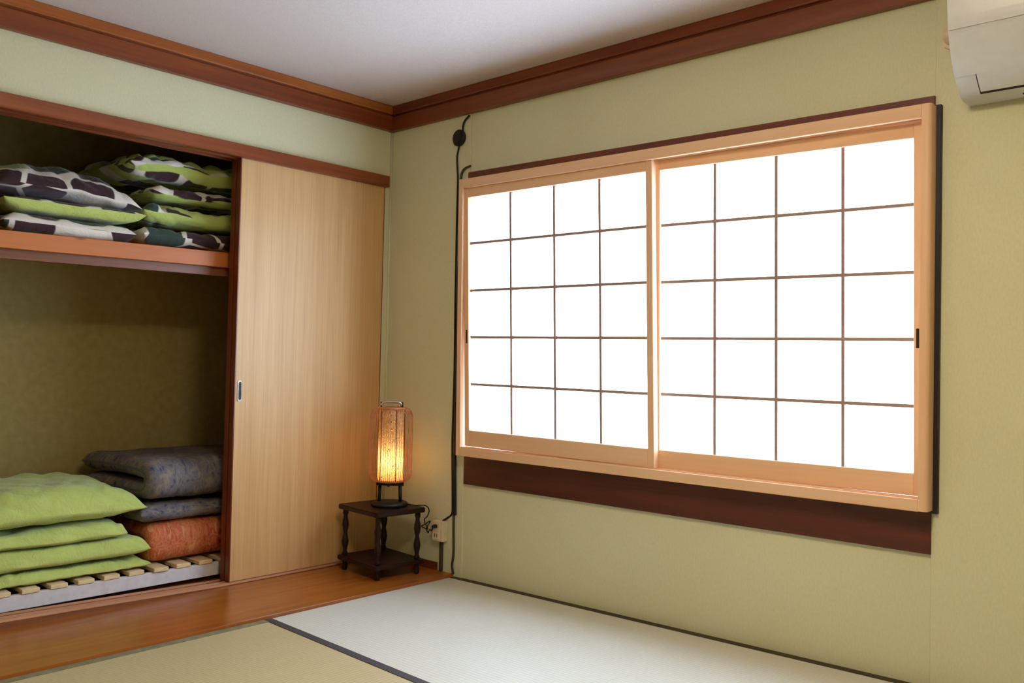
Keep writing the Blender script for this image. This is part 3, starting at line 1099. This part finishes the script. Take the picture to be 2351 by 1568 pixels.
def ribbon(name, mat, label, cat, group, path, th, y0, y1, ny=60, amp=.006, seed=0, shear=0.0, back_shear=0.0, endr=.05):
    """folded quilt: centre line path in (x,z), thickness th, run along y"""
    P = catmull([(p[0], 0, p[1]) for p in path], 8)
    n = len(P)
    L, Rr = [], []
    cum = [0]
    for i in range(1, n):
        cum.append(cum[-1] + (P[i] - P[i - 1]).length)
    sv = Vector((seed * 5.3, seed * 2.9, 1.1 * seed))
    out = []
    for i in range(n):
        t = (P[min(i + 1, n - 1)] - P[max(i - 1, 0)]).normalized()
        nn = Vector((-t.z, 0, t.x))
        out.append((P[i], nn, cum[i]))
    bm = bmesh.new()
    uvl = bm.loops.layers.uv.new('UVMap')
    rings = []
    for k in range(ny + 1):
        s = -1 + 2 * k / ny
        s = math.copysign(1 - (1 - abs(s)) ** 1.8, s)
        ye = (y0 + y1) / 2 + s * (y1 - y0) / 2
        d_end = (1 - abs(s)) * (y1 - y0) / 2
        kk = math.sqrt(max(0, 1 - (1 - min(1, d_end / endr)) ** 2))
        kk = .12 + .88 * kk
        ring = []
        for side in (1, -1):
            seq = out if side > 0 else out[::-1]
            for (c_, nn, cu) in seq:
                de = min(cu, cum[-1] - cu)
                ke = math.sqrt(max(0, 1 - (1 - min(1, de / (th * .6))) ** 2))
                p = c_ + nn * side * th / 2 * kk * max(.08, ke)
                y = ye + shear * (c_.x - path[0][0])
                q_ = Vector((p.x, y, p.z))
                w_ = noise.noise(Vector((q_.x * 6, q_.y * 6, q_.z * 8)) + sv) * amp + fbm(Vector((q_.x * 14, q_.y * 16, q_.z * 14)) + sv, 3) * amp * .5
                q_ += nn * side * w_ * kk
                ring.append((q_, cu + (0 if side > 0 else 2)))
        rings.append(([bm.verts.new(a) for a, _ in ring], [b for _, b in ring], ye))
    m_ = len(rings[0][0])
    for (A, ua, ya), (B, ub, yb) in zip(rings, rings[1:]):
        for i in range(m_):
            j = (i + 1) % m_
            f = bm.faces.new((A[i], A[j], B[j], B[i]))
            f.smooth = True
            for lpp, (y_, u_) in zip(f.loops, ((ya, ua[i]), (ya, ua[j]), (yb, ub[j]), (yb, ub[i]))):
                lpp[uvl].uv = (y_, u_)
    for A in (rings[0], rings[-1]):
        f = bm.faces.new(A[0] if A is rings[0] else A[0][::-1])
    bmesh.ops.recalc_face_normals(bm, faces=bm.faces)
    o = obj(name, bm, mat, base=((path[0][0] + path[-1][0]) / 2, (y0 + y1) / 2, min(p[1] for p in path) - th / 2))
    return tag(o, label, cat, group)


# slatted base on the closet floor
sb = thing('slatted_base', (-.4, -1.2, .012), 'low pale wooden slatted base under the bedding on the closet floor', 'slatted base')
for (a, b) in ((-.135, -.110), (-.46, -.43), (-.745, -.72)):
    obj('rail', cube(a, b, -1.74, -.10, .034, .087, .002), 'rail', sb)
ys = [-1.564 + .0965 * k for k in range(-1, 15)]
for k, y in enumerate(ys):
    obj('slat', cube(-.75 + random.Random(k).uniform(-.004, .004), -.104 + random.Random(k + 9).uniform(-.005, .004), y, y + .061, .0875, .104, .002), 'slat', sb)
GZ = .1085
# lime green pile
softbox('green_quilt', ['green'], 'lowest lime green quilt of the pile, crinkled, lying on the slats', 'quilt', 'lime green quilts', -.68, -.118, -1.745, -1.085, GZ, .154,
        ru=.05, rv=.03, seam=.25, amp=.009, seed=1, pinch=.02, wr=(10, 38))
softbox('green_quilt', ['green'], 'lime green quilt second from the bottom, smooth rounded fold reaching furthest right', 'quilt', 'lime green quilts', -.70, -.112, -1.745, -1.092, .1625, .236,
        ru=.06, rv=.040, seam=.28, amp=.006, seed=2, wr=(7, 12))
softbox('green_quilt', ['green'], 'shorter lime green folded quilt third from the bottom, with diagonal creases', 'quilt', 'lime green quilts', -.68, -.115, -1.745, -1.185, .239, .302,
        ru=.018, rv=.040, seam=.28, amp=.010, seed=3, wr=(8, 13))


def gsag(p, u, v):
    return (p.x, p.y, p.z - .014 * max(0, v) ** 2)


softbox('green_quilt', ['green'], 'plump lime green quilt on top of the pile with a pointed corner', 'quilt', 'lime green quilts', -.70, -.112, -1.76, -1.110, .315, .452,
        ru=.17, rv=.11, q=1.1, seam=.36, amp=.012, seed=4, pinch=.035, sag=gsag, wr=(7, 15), nu=96, nv=72)
# red and blue futons
ribbon('red_futon', 'red', 'folded red paisley futon at the bottom right under the blue ones', 'futon', None,
       [(-.66, .150), (-.40, .150), (-.22, .150), (-.178, .162), (-.172, .190), (-.178, .218), (-.22, .232), (-.40, .232), (-.66, .232)], .078, -1.085, -.30, amp=.005, seed=5)
softbox('blue_futon', ['blue'], 'flat blue-grey paisley futon lying directly on the red one', 'futon', 'blue paisley futons', -.66, -.135, -1.125, -.30, .278, .346,
        ru=.035, rv=.038, seam=.5, amp=.005, seed=6)
ribbon('blue_futon', 'blue', 'blue-grey paisley futon folded double on top of the right pile', 'futon', 'blue paisley futons',
       [(-.68, .398), (-.45, .398), (-.235, .399), (-.180, .412), (-.168, .442), (-.180, .470), (-.235, .484), (-.45, .488), (-.70, .480)], .080, -1.125, -.30, amp=.006, seed=7, shear=.055)

# patterned duvets on the shelf
leafs = lambda side, u, v, c: 0
softbox('patterned_duvet', ['leaf0'], 'white and brown leaf-print duvet at the bottom of the left shelf pile', 'duvet', 'leaf-print duvets on the shelf',
        -.62, -.118, -1.66, -1.185, SZ(-1.4) + .003, 1.447, ru=.05, rv=.036, seam=.5, amp=.005, seed=11)


def midsag(p, u, v):
    return (p.x, p.y, p.z - .020 * max(0, u - .2))


softbox('patterned_duvet', ['leaf1', 'green'], 'thin duvet with a lime green fold in the middle of the left shelf pile', 'duvet', 'leaf-print duvets on the shelf',
        -.62, -.110, -1.665, -1.150, 1.457, 1.506, ru=.10, rv=.03, seam=.75, amp=.005, seed=12, pinch=.02,
        side_mat=lambda s, u, v, c: 1 if s < 0 else 0)


def topsag(p, u, v):
    return (p.x, p.y, p.z - .032 * max(0, u - .15) ** 1.3 - .010 * max(0, v) ** 2 + .012 * (1 - abs(u)))


softbox('patterned_duvet', ['leaf2', 'green'], 'puffy leaf-print duvet with teal and brown petals on top of the left shelf pile', 'duvet', 'leaf-print duvets on the shelf',
        -.60, -.118, -1.70, -1.165, 1.516, 1.640, ru=.16, rv=.16, seam=.30, amp=.012, seed=13, sag=topsag)
softbox('patterned_duvet', ['leaf3', 'green'], 'cream and brown leaf-print duvet at the bottom of the right shelf pile', 'duvet', 'leaf-print duvets on the shelf',
        -.64, -.130, -1.150, -.45, SZ(-.45) + .004, 1.462, ru=.05, rv=.045, seam=.5, amp=.010, seed=14)
softbox('patterned_duvet', ['fold0'], 'rumpled lime green duvet second from the bottom of the right shelf pile', 'duvet', 'leaf-print duvets on the shelf',
        -.64, -.145, -1.145, -.45, 1.478, 1.556, ru=.09, rv=.05, seam=.5, amp=.018, seed=15, wr=(11, 18), nu=90, nv=64)
softbox('patterned_duvet', ['fold1'], 'green and brown duvet third from the bottom of the right shelf pile', 'duvet', 'leaf-print duvets on the shelf',
        -.66, -.165, -1.100, -.45, 1.578, 1.640, ru=.09, rv=.05, seam=.5, amp=.018, seed=16, wr=(11, 18), nu=90, nv=64)
softbox('patterned_duvet', ['fold2'], 'topmost duvet of the right shelf pile with green folds under the lintel', 'duvet', 'leaf-print duvets on the shelf',
        -.70, -.170, -1.190, -.45, 1.662, 1.770, ru=.09, rv=.06, seam=.5, amp=.020, seed=17, wr=(11, 18), nu=90, nv=64)

for o in bpy.data.objects:
    if '_base' in o:
        del o['_base']
